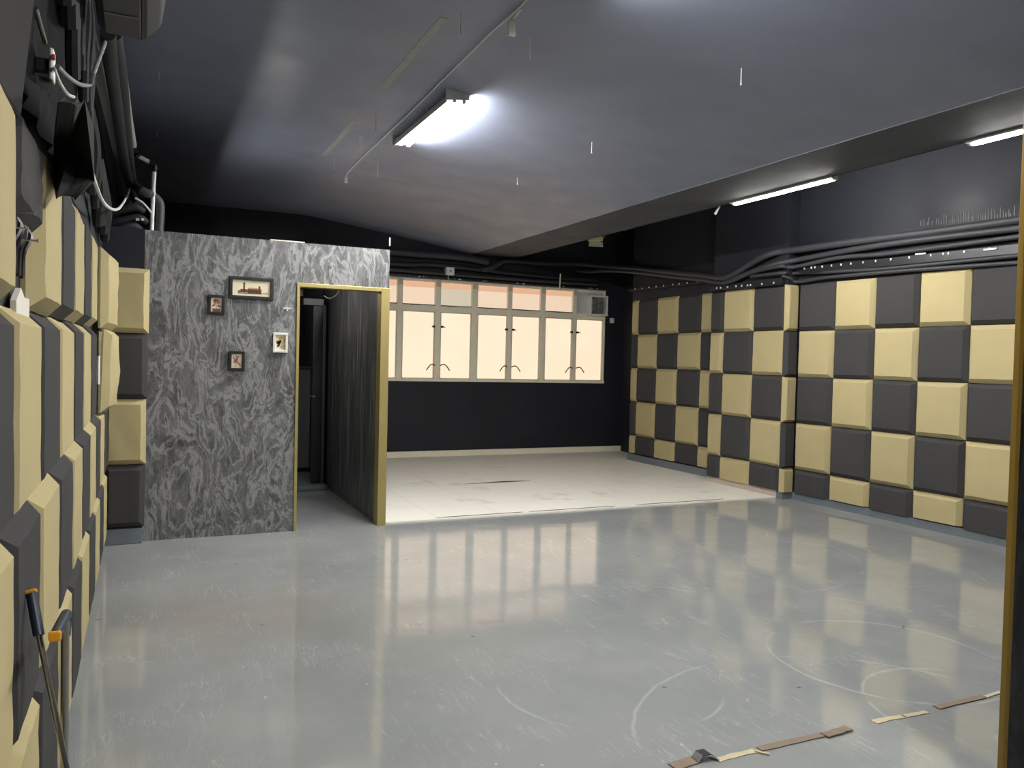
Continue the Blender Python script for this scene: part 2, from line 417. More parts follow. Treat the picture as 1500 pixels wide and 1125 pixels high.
# ------------------------------------------------------------------ window
win = empty('window_1', (WX0, BY, WZ0), kind=ST)
cols = [(1.96, 2.17), (2.26, 2.70), (2.80, 3.27), (3.35, 3.84), (3.927, 4.413), (4.511, 5.00), (5.074, 5.557), (5.644, 6.127), (6.194, 6.69)]
fy0, fy1 = BY+.02, BY+.07
m = MB(); xs = [WX0]
m.box(WX0, WX1, fy0-.03, fy1, WZ0, 1.15); m.box(WX0, WX1, fy0, fy1, 2.555, WZ1); m.box(WX0, WX1, fy0-.01, fy1, 2.125, 2.215)
edges = [(WX0, cols[0][0])]+[(cols[i][1], cols[i+1][0]) for i in range(len(cols)-1)]+[(cols[-1][1], WX1)]
for a, b in edges: m.box(a, b, fy0-.012, fy1, WZ0, WZ1)
m.build('window_frame', 'cream_metal', win, bevel=.006)
m = MB()
for a, b in edges[1:-1]: m.box(a+.004, b-.004, fy0-.02, fy0, 2.49, WZ1-.005)
m.build('mullion_cap', 'cream_dark', win)
for i, (a, b) in enumerate(cols):
    box('window_pane', 'pane_low', a+.008, b-.008, BY+.045, BY+.055, 1.155, 2.118, win)
    sash = MB(); e = .012
    for z0, z1 in ((1.15, 2.125),): 
        sash.box(a, a+e, fy0-.005, fy1-.02, z0, z1).box(b-e, b, fy0-.005, fy1-.02, z0, z1).box(a, b, fy0-.005, fy1-.02, z0, z0+e).box(a, b, fy0-.005, fy1-.02, z1-e, z1)
    sash.build('window_sash', 'cream_dark', win)
    if i == 8: continue
    box('upper_pane', 'pane_grey' if i == 4 else 'pane_up', a+.008, b-.008, BY+.045, BY+.055, 2.222, 2.47, win)
    box('pane_paper_band', 'pane_strip', a+.008, b-.008, BY+.044, BY+.055, 2.47, 2.552, win)
    s2 = MB().box(a, b, fy0-.006, fy1-.02, 2.21, 2.226).box(a+.1, a+.26, fy0-.02, fy0, 2.212, 2.224)
    s2.build('sash_stay', 'dark_metal', win)
for k in range(2, 8, 2):
    for i, sg in ((k+1 if k else 1, 1), (k+2, -1)):
        if i > 8: continue
        x = cols[i][1]-.02 if sg > 0 else cols[i][0]+.02
        q = [(x+sg*.02, BY-.01, 1.345), (x-sg*.02, BY-.035, 1.36), (x-sg*.06, BY-.04, 1.345), (x-sg*.115, BY-.04, 1.275)]
        MB().tube(q, .008, 8, 5).build('window_handle', 'dark_metal', win, smooth=True)
        MB().box(x-.015, x+.015, BY-.02, BY+.02, 1.895, 1.925).tube([(x, BY-.02, 1.91), (x-sg*.04, BY-.03, 1.905)], .006, 6).build('window_latch', 'dark_metal', win)
box('blank_panel', 'glass_grey', 6.2, 6.69, BY+.03, BY+.045, 2.215, 2.55, win)
# square extractor fan filling the window's top corner
f = empty('extractor_fan', (6.545, BY-.04, 2.34), 'square white extractor fan with grey grille in the window top corner', 'fan')
fx0, fx1, fz0, fz1 = 6.385, 6.705, 2.185, 2.505
m = MB(); q = .028
m.box(fx0, fx1, BY-.10, BY+.028, fz0, fz0+q).box(fx0, fx1, BY-.10, BY+.028, fz1-q, fz1).box(fx0, fx0+q, BY-.10, BY+.028, fz0+q, fz1-q).box(fx1-q, fx1, BY-.10, BY+.028, fz0+q, fz1-q)
m.build('fan_housing', 'white_plastic', f, bevel=.005)
box('back_plate', 'mid_grey', fx0+q, fx1-q, BY+.0, BY+.02, fz0+q, fz1-q, f)
m = MB(); cx, cz = (fx0+fx1)/2, (fz0+fz1)/2
for k in range(5):
    r = .032+.022*k
    m.tube([(cx+r*math.cos(t*math.pi/12), BY-.08, cz+r*math.sin(t*math.pi/12)) for t in range(25)], .004, 5)
m.build('grille', 'grille', f)
for k in range(5):
    a0 = k*2*math.pi/5; pts = []
    for rr, da in ((.03, -.2), (.125, -.38), (.13, .25), (.03, .3)): pts.append((cx+rr*math.cos(a0+da), BY-.04+(.012 if da > 0 else -.012), cz+rr*math.sin(a0+da)))
    MB().prism(pts, (0, 0, 0), (0, .004, 0)).build('fan_blade', 'grille', f)
MB().tube([(cx, BY-.09, cz), (cx, BY-.085, cz), (cx, BY-.03, cz), (cx, BY, cz)], [.02, .036, .04, .04], 16).build('fan_hub', 'mid_grey', f, smooth=True)
MB().tube([(6.735+.03*math.cos(t*math.pi/5), BY-.02, 2.19+.04*math.sin(t*math.pi/5)-.0) for t in range(9)], .004, 6).build('fan_cord', 'mid_grey', f)

sw = empty('wall_switch', (6.84, BY-.01, 2.12), 'pale square light switch on black wall beside the windows', 'switch')
box('switch_plate', 'paper_white', 6.80, 6.88, BY-.012, BY, 2.085, 2.165, sw, bevel=.003); box('rocker', 'white_plastic', 6.83, 6.85, BY-.018, BY-.01, 2.11, 2.14, sw)

# ------------------------------------------------------------------ foam panels
DEP, INS = .052, .04
def foam_mesh(name, w, h, mat, cut_bottom=False, cut_top=False, amp=.004, bulge=0.0, ins=INS):
    n = 6; me = bpy.data.meshes.new(name); vs = []; fs = []
    iw = min(ins, w*.28)
    bt = 0 if cut_bottom else ins; tp = 0 if cut_top else ins
    def ring(u0, u1, v0, v1, z, j):
        p = []
        for k in range(n): p.append((u0+(u1-u0)*k/n, v0))
        for k in range(n): p.append((u1, v0+(v1-v0)*k/n))
        for k in range(n): p.append((u1-(u1-u0)*k/n, v1))
        for k in range(n): p.append((u0, v1-(v1-v0)*k/n))
        return [(a+random.uniform(-j, j), b+random.uniform(-j, j), z) for a, b in p]
    g = .0025
    for r in (ring(g, w-g, g, h-g, 0, 0), ring(g, w-g, g, h-g, DEP-INS if not (cut_bottom and cut_top) else DEP, .0012)):
        vs += r
    if cut_bottom:            # a sawn edge keeps the full depth
        for i, v in enumerate(vs[4*n:8*n]):
            if i <= n: vs[4*n+i] = (v[0], v[1], DEP-INS if i in (0, n) else DEP)
    m4 = 4*n
    inner = {}
    for a in range(n+1):
        for b in range(n+1):
            u = iw+(w-2*iw)*a/n; v = bt+(h-bt-tp)*b/n
            bl = bulge*math.sin(math.pi*a/n)*math.sin(math.pi*b/n)
            e = .35 if a in (0, n) or b in (0, n) else 1
            inner[a, b] = len(vs)
            vs.append((u+random.uniform(-amp, amp)*.5, v+random.uniform(-amp, amp)*.5 if 0 < b < n or not cut_bottom else v+g, DEP+bl+random.uniform(-amp, amp)*e))
    per = [(k, 0) for k in range(n)]+[(n, k) for k in range(n)]+[(n-k, n) for k in range(n)]+[(0, n-k) for k in range(n)]
    fs.append(tuple(range(m4-1, -1, -1)))
    for i in range(m4):
        j = (i+1) % m4
        fs.append((i, j, m4+j, m4+i)); fs.append((m4+i, m4+j, inner[per[j]], inner[per[i]]))
    for a in range(n):
        for b in range(n): fs.append((inner[a, b], inner[a+1, b], inner[a+1, b+1], inner[a, b+1]))
    me.from_pydata(vs, [], fs); me.materials.append(MATS[mat])
    bm = bmesh.new(); bm.from_mesh(me); bmesh.ops.dissolve_degenerate(bm, dist=1e-5, edges=bm.edges); bmesh.ops.recalc_face_normals(bm, faces=bm.faces); bm.to_mesh(me); bm.free()
    me.shade_smooth(); me.set_sharp_from_angle(angle=math.radians(28))
    return me
AX = {'-X': (Vector((0, -1, 0)), Vector((0, 0, 1)), Vector((-1, 0, 0))), '+X': (Vector((0, 1, 0)), Vector((0, 0, 1)), Vector((1, 0, 0))), '-Y': (Vector((1, 0, 0)), Vector((0, 0, 1)), Vector((0, -1, 0)))}
def panel(face, org, w, h, tan, label, group, **kw):
    """org: lower corner of the back of the panel (start of its width); w along the wall"""
    lift = kw.pop('lift', 0); rot = kw.pop('rot', None)
    me = foam_mesh('foam_panel', w, h, 'foam_tan' if tan else 'foam_dark', **kw)
    o = bpy.data.objects.new('acoustic_pad', me); link(o)
    u, v, q = AX[face]
    M = Matrix((( u.x, v.x, q.x), (u.y, v.y, q.y), (u.z, v.z, q.z))).to_4x4()
    j = Matrix.Rotation(random.uniform(-.006, .006), 4, 'Z')
    if rot: j = j @ Matrix.Rotation(rot[0], 4, 'X') @ Matrix.Rotation(rot[1], 4, 'Y')
    M.translation = Vector(org)+q*(lift+.001)
    o.matrix_world = M @ j
    return tag(o, label, 'acoustic pad', group)
ROW = ['top row', 'second row', 'third row', 'fourth row', 'bottom row']
NTH = ['first', 'second', 'third', 'fourth', 'fifth', 'sixth', 'seventh', 'eighth', 'ninth', 'tenth']
C = lambda t: 'tan' if t else 'dark grey'
GR = 'checkered foam panels on the long wall'
zs = [2.322, 1.825, 1.33, .832, .33, .075]
ys = [6.50, 6.015, 5.52, 5.035, 4.54, 4.05]
for r in range(5):
    for k in range(5):
        t = (r+k) % 2 == 1
        lo = zs[r+1]+(.0 if r < 4 else .01*(k % 2)); wy = ys[k]-ys[k+1]
        panel('-X', (RXW, ys[k], lo), wy, zs[r]-lo, t, f"{C(t)} foam panel, {ROW[r]}, {NTH[k]} from the pillar, towards the gold-edged partition", GR, cut_bottom=(r == 4))
# pillar: broad face (three columns) and the narrow side facing the room
yp = [7.805, 7.565, 7.06, 6.56]
zp = [2.335, 1.833, 1.34, .846, .345, .085]
PF = 6.31
for r in range(5):
    for k in range(3):
        t = (r+k) % 2 == 1
        panel('-X', (PF, yp[k], zp[r+1]), yp[k]-yp[k+1], zp[r]-zp[r+1], t, f"{'narrow ' if k == 0 else ''}{C(t)} foam panel, {ROW[r]}, {['window end', 'middle', 'near end'][k]} of the pillar's broad face", 'foam panels on the pillar', cut_bottom=(r == 4))
    t = r % 2 == 0
    panel('-Y', (PF-.05, 6.56, zp[r+1]-.01), .18, zp[r]-zp[r+1], t, f"narrow {C(t)} foam panel, {ROW[r]}, on the pillar's side facing the room", 'foam panels on the pillar', cut_bottom=(r == 4), ins=.03)
yf = [9.885, 9.725, 9.25, 8.775, 8.29, 8.04]
zf = [2.36, 1.858, 1.372, .882, .385, .13]
for r in range(5):
    for k in range(5):
        t = (r+k) % 2 == 0
        n = 4-k
        panel('-X', (FARX, yf[k], zf[r+1]), yf[k]-yf[k+1], zf[r]-zf[r+1], t, f"{'narrow ' if k in (0, 4) else ''}{C(t)} foam panel, {ROW[r]}, {NTH[n]} beyond the pillar, towards the windows", 'foam panels between pillar and windows', cut_bottom=(r == 4), cut_top=False)
# wall with the tool handles
yl = [1.38, 1.88, 2.335, 2.84, 3.355, 3.86, 4.40, 4.92, 5.42, 5.94, 6.44]
zl = [2.06, 1.565, 1.05, .565, .07]
for r in range(4):
    for k in range(10):
        if (r, k) in ((0, 7), (1, 7)): continue
        t = (r+k) % 2 == 0
        if (r, k) == (1, 8): t = True
        sl = max(0, (5.5-(yl[k]+.25))/3.4); zt = zl[r]-(.12, .05, 0, 0)[r]*sl; zb_ = zl[r+1]-(.05, 0, 0, 0)[r]*sl
        o = (LX, yl[k], zb_); w, h = yl[k+1]-yl[k], zt-zb_
        n = 9-k; kw = {}
        lab = f"{C(t)} foam panel, {ROW[r]}, {NTH[n]} from the marble partition, wall with tool handles"
        if (r, k) == (0, 1):
            o = (LX, yl[k]+.0, 1.70); h = zt-1.70; kw = dict(amp=.006); lab = 'short dark grey foam offcut above the hole with nails, wall with tool handles'
        if (r, k) == (0, 8): kw = dict(lift=.03, rot=(0, -.09), amp=.006, bulge=.02); lab = 'loose bulging tan foam panel, top row, beside the marble partition corner'
        if (r, k) == (1, 8): kw = dict(lift=.035, rot=(.03, -.07), amp=.01, bulge=.03); lab = 'loose warped tan foam panel behind the white wall switch, second row'
        panel('+X', o, w, h, t, lab, 'foam panels on the wall with tool handles', **kw)
zk = [2.05, 1.567, 1.08, .592, .127]
for r in range(4):
    t = r % 2 == 0
    panel('-Y', (LX+.02, MY-.045, zk[r+1]), .30-r*.006, zk[r]-zk[r+1], t, f"{C(t)} foam panel, {['topmost', 'second', 'third', 'lowest'][r]} of four stacked beside the marble partition's edge", 'foam panels stacked beside the marble', amp=.005)
box('wall_booth_backing', 'black_wall', LX, -.001, MY-.045, MY+.1, 0.0, MT, kind=ST)

# nails, label and wires in the hole of the wall with the tool handles
for k, (px, py) in enumerate(((50, 312), (40, 335), (55, 353))):
    a = P(px, py, 0, -.222); b = a.copy(); b.x = LX
    m = MB().tube([b, a], .002, 6).disc(a, (1, 0, 0), .005, .002, 8)
    m.build('nail', 'steel', label=f'{["upper", "middle", "lower"][k]} steel nail jutting from the hole in the foam wall', cat='nail', group='nails in the foam wall hole')
m = MB().prism([P(24, 468, 0, -.262), P(24, 440, 0, -.262), P(31, 422, 0, -.262), P(36, 436, 0, -.262), P(43, 438, 0, -.262), P(43, 470, 0, -.262)], (0, 0, 0), (-.012, 0, 0))
m.build('torn_card', 'paper_white', label='torn white card tucked into the hole in the foam wall', cat='card')
m = MB()
for k in range(5):
    y = 2.0+.06*k; m.tube([(LX, y, 1.74), (LX+.03, y+.02*math.sin(k*2), 1.70), (LX+.02, y-.02, 1.65), (LX+.012, y+.03, 1.60)], .007, 6, 4)
m.build('cable_tangle', 'black_gloss', label='tangle of black cable in the hole between foam panels', cat='cable', smooth=True)
s = empty('wall_socket', (LX, 5.1, 1.3), 'small white switch box in the gap beside the warped foam panel', 'switch')
box('socket_box', 'white_plastic', LX, LX+.052, 4.99, 5.12, 1.245, 1.395, s, bevel=.006); box('socket_plate', 'paper_white', LX+.052, LX+.058, 4.985, 5.125, 1.24, 1.40, s, bevel=.002)

# ------------------------------------------------------------------ pictures on the marble
def picture(name, x0, x1, z0, z1, fw, fmat, paper, label, art, tilt):
    cx, cz = (x0+x1)/2, (z0+z1)/2
    e = empty(name, (cx, MY, cz), label, 'picture')
    m = MB(); y0, y1 = -.024, 0
    hw, hh = (x1-x0)/2, (z1-z0)/2
    m.box(-hw, hw, y0, y1, -hh, -hh+fw).box(-hw, hw, y0, y1, hh-fw, hh).box(-hw, -hw+fw, y0, y1, -hh+fw, hh-fw).box(hw-fw, hw, y0, y1, -hh+fw, hh-fw)
    def b(mb, nm, mt, par, bev=0):
        me = bpy.data.meshes.new(nm); me.from_pydata(mb.v, [], mb.f)
        bm = bmesh.new(); bm.from_mesh(me); bmesh.ops.recalc_face_normals(bm, faces=bm.faces); bm.to_mesh(me); bm.free()
        me.materials.append(MATS[mt]); o = bpy.data.objects.new(nm, me); link(o, par)
        if bev:
            md = o.modifiers.new('b', 'BEVEL'); md.width = bev; md.segments = 2
        return o
    b(m, 'frame', fmat, e, .003)
    pp = b(MB().box(-hw+fw, hw-fw, -.010, -.002, -hh+fw, hh-fw), 'print', paper, e)
    for nm, mt, polys in art:
        a = MB()
        for poly in polys: a.prism([(x, -.0115, z) for x, z in poly], (0, 0, 0), (0, .0015, 0))
        b(a, nm, mt, pp)
    e.rotation_euler = (0, tilt, 0)
    return e
def rect(x0, x1, z0, z1): return [(x0, z0), (x1, z0), (x1, z1), (x0, z1)]
def ell(cx, cz, rx, rz, n=10, a=0):
    return [(cx+rx*math.cos(2*math.pi*k/n)*math.cos(a)-rz*math.sin(2*math.pi*k/n)*math.sin(a), cz+rx*math.cos(2*math.pi*k/n)*math.sin(a)+rz*math.sin(2*math.pi*k/n)*math.cos(a)) for k in range(n)]
walls = [rect(-.085, -.03, -.035, -.01), rect(-.03, .075, -.04, -.005), rect(-.062, -.05, -.02, .035), rect(.052, .066, -.01, .018), rect(-.1, -.085, -.035, -.022)]
dark = [[(-.066, .033), (-.046, .033), (-.056, .046)], rect(-.1, .08, -.044, -.039)]+[rect(-.02+.018*k, -.012+.018*k, -.034, -.016) for k in range(5)]+[rect(-.078+.014*k, -.072+.014*k, -.03, -.02) for k in range(3)]  # dark ink of the print: tower roof, ground line and windows
soft = [rect(.085, .125, -.042, -.03), [(-.03, -.005), (.075, -.005), (.06, .004), (-.02, .004)]]
picture('picture_frame', .600, .934, 1.868, 2.04, .024, 'black_gloss', 'print_cream', 'wide black framed print of a brown brick building on grey marble', [('building', 'ink_brown', walls), ('building_details', 'ink_dark', dark), ('wash', 'ink_tan', soft)], .006)
flower = [ell(0, .035, .02, .012), ell(-.012, .022, .012, .018), ell(.014, .02, .012, .018), rect(-.002, .002, -.05, .02)]
pot = [[(-.026, -.055), (.026, -.055), (.03, -.03), (-.03, -.03)], ell(-.02, -.005, .016, .006, 8, .5), ell(.02, -.01, .016, .006, 8, -.5)]
picture('picture_frame', .446, .568, 1.735, 1.886, .021, 'black_gloss', 'print_paper', 'small black framed flower print, highest of the small pictures on marble', [('flower', 'ink_rose', flower), ('stems', 'ink_brown', pot)], .01)
bird = [ell(-.008, .0, .022, .012, 10, .9), ell(-.0, .028, .009, .009)]
branch = [[(-.03, .025), (-.027, .03), (.032, -.035), (.028, -.04)], [(.0, -.01), (.003, -.008), (-.012, -.045), (-.016, -.044)], [(.012, .04), (.016, .04), (.004, .0), (.0, .004)]]
picture('picture_frame', .602, .722, 1.302, 1.455, .021, 'black_gloss', 'print_paper', 'small black framed bird on branch print, lowest picture on the marble', [('branch', 'ink_dark', branch), ('bird', 'ink_rose', bird)], .008)
fly = [ell(-.016, -.002, .02, .012, 10, 2.2), ell(-.004, .006, .018, .010, 10, 1.0), ell(-.014, -.024, .012, .008, 10, .4)]
wash = [ell(.01, .02, .026, .034), ell(.018, -.03, .02, .016)]
picture('picture_frame', .934, 1.05, 1.452, 1.61, .02, 'white_plastic', 'print_cream', 'small white framed butterfly print beside the gold-edged doorway', [('wash', 'ink_tan', wash), ('butterfly', 'ink_dark', fly)], .004)
h = P(420, 452, 1, MY)
m = MB().tube([h, h+Vector((0, -.03, 0))], .006, 8).box(h.x-.03, h.x+.03, MY-.03, MY-.024, h.z-.004, h.z+.006).box(h.x-.006, h.x+.008, MY-.03, MY-.02, h.z-.02, h.z+.01)
m.build('wall_hook', 'white_plastic', label='tiny white plastic hook on the marble above the butterfly picture', cat='hook')

# ------------------------------------------------------------------ fluorescent lamps
def tubelamp(name, x, y0, y1, z, n, label, white, tube='tube_light'):
    e = empty(name, (x, (y0+y1)/2, z), label, 'lamp', 'fluorescent ceiling lamps')
    hw = .075 if n == 2 else .035
    sec = [(x-hw*.55, 0, z), (x+hw*.55, 0, z), (x+hw, 0, z-.035), (x+hw*.3, 0, z-.045), (x-hw*.3, 0, z-.045), (x-hw, 0, z-.035)]
    MB().prism(sec, (0, y0, 0), (0, y1, 0)).build('lamp_body', white, e)
    if n == 2:            # deep reflector wing on the side of the foam wall with the tools
        MB().prism([(x-hw, 0, z-.03), (x-hw+.006, 0, z-.03), (x-hw-.02, 0, z-.10), (x-hw-.026, 0, z-.10)], (0, y0, 0), (0, y1, 0)).build('reflector_wing', white, e)
    for k in range(n):
        xx = x+(k-(n-1)/2)*.07
        MB().tube([(xx, y0+.05, z-.068), (xx, y1-.05, z-.068)], .014, 10).build('tube', tube, e, smooth=True)
    if n == 2:
        for ya in (y0-.004, y1): MB().prism([(x-hw-.03, 0, z), (x+hw, 0, z), (x+hw, 0, z-.06), (x-hw-.03, 0, z-.085)], (0, ya, 0), (0, ya+.004, 0)).build('end_plate', white, e)
    for yy in (y0+.012, y1-.012):
        for k in range(n):
            xx = x+(k-(n-1)/2)*.07
            MB().box(xx-.014, xx+.014, yy-.012, yy+.012, z-.088, z-.04).build('lamp_holder', 'white_plastic', e, bevel=.003)
    return e
a, b = P(597, 211, 2, CZ-.07), P(667, 148, 2, CZ-.07)
LXL = (a.x+b.x)/2
tubelamp('fluorescent_lamp', LXL, b.y-.03, a.y+.03, CZ, 2, 'lit twin-tube ceiling lamp above the marble partition', 'white_metal', 'tube_bright')
L0 = tubelamp('fluorescent_lamp', LXL, 2.05, 3.41, CZ, 2, 'lit twin-tube ceiling lamp further along the ceiling wire towards the entrance', 'white_metal')
tubelamp('fluorescent_lamp', LXL, -1.2, .2, CZ, 2, 'lit twin-tube ceiling lamp over the entrance end of the room', 'white_metal')
XE = 5.135
def edgelamp(y0, y1, label):
    z = 2.988
    e = empty('fluorescent_lamp', (BX2, (y0+y1)/2, z), label, 'lamp', 'fluorescent ceiling lamps')
    MB().box(BX2, BX2+.035, y0, y1, z-.005, z+.06).build('lamp_body', 'white_metal', e, bevel=.004)
    MB().tube([(XE, y0+.03, z), (XE, y1-.03, z)], .018, 12).build('tube', 'tube_slim', e, smooth=True)
    for yy in (y0+.012, y1-.012): MB().box(BX2+.03, XE+.014, yy-.012, yy+.012, z-.016, z+.03).build('lamp_holder', 'white_plastic', e, bevel=.003)
a, b = P(1081, 293, 0, XE), P(1219, 257.5, 0, XE)
edgelamp(b.y-.05, a.y+.05, 'lit single-tube lamp along the ceiling edge above the pillar')
a3 = P(1432, 204, 0, XE)
edgelamp(a3.y-1.2, a3.y+.05, 'lit single-tube lamp along the ceiling edge beside the gold-edged partition')
m = MB().tube([(BX2+.012, -2, 3.0), (BX2+.012, 10.9, 3.0)], .011, 8); m.build('trim_lamp_conduit', 'black_band', kind=ST)
q = P(1054, 303, 0, BX2+.02)
MB().tube([q+Vector((0, 0, .03)), q, q+Vector((-.01, .02, -.03)), q+Vector((-.03, .03, -.07))], [.006, .008, .012, .014], 8).build('cable_end', 'paper_white', smooth=True, label='pale cable end dangling from the ceiling edge beside the slim lamp', cat='cable')
# unlit emergency light beyond
e = empty('emergency_light', (5.1, 8.6, 3.0), 'unlit pale emergency light hanging from the beam towards the windows', 'lamp')
p0 = P(872, 351, 0, 5.20)
cx, cy, cz = p0
MB().box(5.07, 5.32, cy-.045, cy+.045, cz+.035, cz+.06).build('bracket', 'dark_grey', e)
MB().prism([(cx-.09, cy, cz-.022), (cx+.09, cy, cz-.01), (cx+.09, cy, cz+.045), (cx-.075, cy, cz+.035)], (0, -.045, 0), (0, .045, 0)).build('light_body', 'yellow_lens', e, bevel=.005)
MB().prism([(cx-.09, cy, cz-.09), (cx+.115, cy, cz-.085), (cx+.10, cy, cz-.018), (cx-.085, cy, cz-.026)], (0, -.012, 0), (0, .012, 0)).build('lower_panel', 'glass_grey', e, bevel=.003)

# ceiling wire with hanging plug ends beside the twin lamp
w = empty('ceiling_wire', (LXL, 6, CZ-.02), 'thin pale wire running along the ceiling beside the twin-tube lamp', 'wire')
pts = [P(x, y, 2, CZ-.015) for x, y in ((512, 250), (540, 222), (600, 166), (660, 106), (720, 47), (757, 15), (790, -20))]
MB().tube(pts, .005, 6).build('wire', 'white_plastic', w)
q = pts[0]
MB().tube([q, q+Vector((-.02, .02, -.03)), q+Vector((-.025, .03, -.06))], .006, 6).box(q.x-.04, q.x-.012, q.y+.02, q.y+.04, q.z-.12, q.z-.06).build('plug_end', 'paper_white', w)
q = P(750, 28, 2, CZ-.03)
MB().tube([P(764, 12, 2, CZ-.02), P(756, 22, 2, CZ-.03), q], .007, 6).box(q.x-.02, q.x+.02, q.y-.01, q.y+.01, q.z-.09, q.z-.015).build('connector', 'paper_white', w)
# old tape on the ceiling
def strip(px, z, w, name, mat, label, cat, group, th=.002):
    m = MB(); p0 = [P(x, y, 2, z) for x, y in px]; pp = []
    for i in range(len(p0)-1): pp += [p0[i].lerp(p0[i+1], k/4) for k in range(4)]
    pp.append(p0[-1])
    L_ = []; R_ = []
    for i, p in enumerate(pp):
        d = (pp[min(i+1, len(pp)-1)]-pp[max(i-1, 0)]).normalized(); r = Vector((d.y, -d.x, 0))*w/2*random.uniform(.82, 1.12)
        L_.append(p+r); R_.append(p-r)
    m.prism(L_+R_[::-1], (0, 0, 0), (0, 0, -th if z > 1 else th)); return m.build(name, mat, label=label, cat=cat, group=group)
strip([(560, 130), (585, 101), (612, 70), (622, 59), (650, 26)], CZ, .055, 'ceiling_tape', 'tape_grey', 'long faded grey tape strip on the black ceiling beside the wire', 'tape', 'old tape on the ceiling')
strip([(474, 228), (497, 203), (519, 176)], CZ, .05, 'ceiling_tape', 'tape_grey', 'short pale tape strip on the ceiling above the marble partition', 'tape', 'old tape on the ceiling')
strip([(526, 224), (529, 212), (529, 198)], CZ, .04, 'ceiling_tape', 'tape_grey', 'stubby crooked tape scrap beside the shorter ceiling tape strip', 'tape', 'old tape on the ceiling')
m = MB()
for px, py, ln in ((551, 164, .14), (554, 237, .15), (675, 20, .12), (777, 45, .16), (490, 230, .12), (758, 260, .07), (867, 208, .09), (1086, 100, .1), (233, 105, .06), (230, 190, .06), (625, 158, .07)):
    p = P(px, py, 2, CZ)
    for _ in range(6): p = P(px, py, 2, ceil_z(p.x))
    m.tube([p, p+Vector((0, 0, -ln*.7)), p+Vector((0, 0, -ln))], [.0025, .003, .005], 5)
m.build('paint_drips', 'paper_white', kind='stuff', label='pale hardened paint drips hanging from the black ceiling', cat='paint drips')
m = MB(); random.seed(3)
for k in range(34):
    px = 1350+k*4.1+random.uniform(-1.5, 1.5); top = 328-(px-1350)*.1; 
    a = P(px, top-random.uniform(3, 22)*(.4+.6*(px-1350)/140 if px < 1440 else .6), 0, RXW-.002); b = P(px, top+3, 0, RXW-.002); b.y = a.y
    m.tube([a, b], .004, 5)
m.build('wall_drips', 'mid_grey', kind='stuff', label='pale paint runs on the black wall above the thick hoses', cat='paint drips')

# ------------------------------------------------------------------ hoses, rails and cables on the long wall
def hose(px, r, label, name='hose', mat='black_rubber', extra=(), X=6.385, group='black hoses above the foam wall'):
    pts = []
    for x, y in px:
        xx = X if x > 1162 else (X-.06 if x > 1150 else 6.245)
        pts.append(P(x, y, 0, xx))
    pts[0] = pts[0]+(pts[0]-pts[1]).normalized()*.9
    pts += [Vector(e) for e in extra]
    MB().tube(pts, r, 12, 5).build(name, mat, smooth=True, label=label, cat=name.split('_')[-1], group=group)
hose([(1494.6, 321.6), (1381, 337.8), (1284, 350), (1161.6, 366.6), (1129, 372), (1104, 384), (1079, 400), (1060, 407)], .036, 'thickest black hose, uppermost above the foam wall, bending down at the pillar', extra=[P(1030, 404, 0, 6.44), P(990, 400, 0, 6.49), P(930, 393, 0, 6.49), (6.46, 10.6, 2.93), (6.2, 10.88, 2.97), (5.6, 10.88, 3.0-.06), (4.95, 10.88, 2.93), (4.7, 10.85, 2.82), (4.5, 10.85, 2.76)])
hose([(1494.6, 334.5), (1356, 350.5), (1248, 366), (1176, 379.5), (1133, 388), (1097, 400), (1062, 414)], .030, 'thick black hose, second from top above the foam wall', extra=[P(1030, 410, 0, 6.43), P(990, 406, 0, 6.49), P(935, 399, 0, 6.49), (6.47, 10.5, 2.86), (6.3, 10.85, 2.86), (6.1, 10.88, 2.86)])
hose([(1494.6, 346), (1320, 369.5), (1230, 377.5), (1161.6, 391.5), (1144, 390), (1110, 397), (1072, 409)], .022, 'medium black hose sagging above the pillar corner, third from top')
hose([(1494.6, 374), (1320, 391.5), (1240, 397), (1165, 400.5), (1146, 400), (1100, 405)], .018, 'thin black cable just below the clip rail, passing over the pillar', 'power_cable')
hose([(1494.6, 384.5), (1400, 391), (1302, 398.5), (1212, 406.5), (1168, 413), (1158, 408), (1145, 404)], .018, 'thin black cable resting along the foam panel tops beside pillar', 'power_cable')
def rail(pts, label, clips, w=.03, h=.05):
    a, b = Vector(pts[0]), Vector(pts[1])
    e = empty('cable_rail', (a+b)/2, label, 'cable rail', 'black cable rails with white clips')
    MB().bar(a, b, w, h).build('rail', 'black_gloss', e)
    for t in clips:
        p = a.lerp(b, t); d = (b-a).normalized()
        sx = Vector((-w/2-.004, 0, h/2-.004))
        MB().box(p.x-w/2-.008, p.x-w/2+.004, p.y-.006, p.y+.006, p.z+h*.15, p.z+h*.15+.02).build('cable_clip', 'white_plastic', e)
a = P(1500, 364, 0, 6.40); b = P(1166, 398, 0, 6.40)
rail((a, b), 'long black rail with white clips on the wall above foam panels', [.11, .2, .26, .28, .33, .42, .5, .57, .63, .69, .74, .79, .84, .88, .9, .94], .05, .075)
m = MB(); p0 = P(1460, 364, 0, 6.365); p1 = P(1441, 366, 0, 6.365); m.bar(p0, p1, .008, .014); p0 = P(1356, 371, 0, 6.365); p1 = P(1341, 372.5, 0, 6.365); m.bar(p0, p1, .008, .012)
m.build('cable_tag', 'white_plastic', label='white tags tied along the long clip rail above foam panels', cat='tag')
a = P(1147, 415.5, 0, 6.24); b = P(1040, 425, 0, 6.24)
rail((a, b), 'short black rail with white clips along the pillar top', [.1, .25, .4, .44, .52, .6, .72, .82, .88], .03, .03)
a = P(1033, 413.5, 0, 6.5); b = P(922, 426, 0, 6.5)
rail((a, b), 'black rail with white clips on the wall between pillar and windows', [.04, .08, .2, .3, .38, .5, .6, .7, .8, .9], .03, .03)
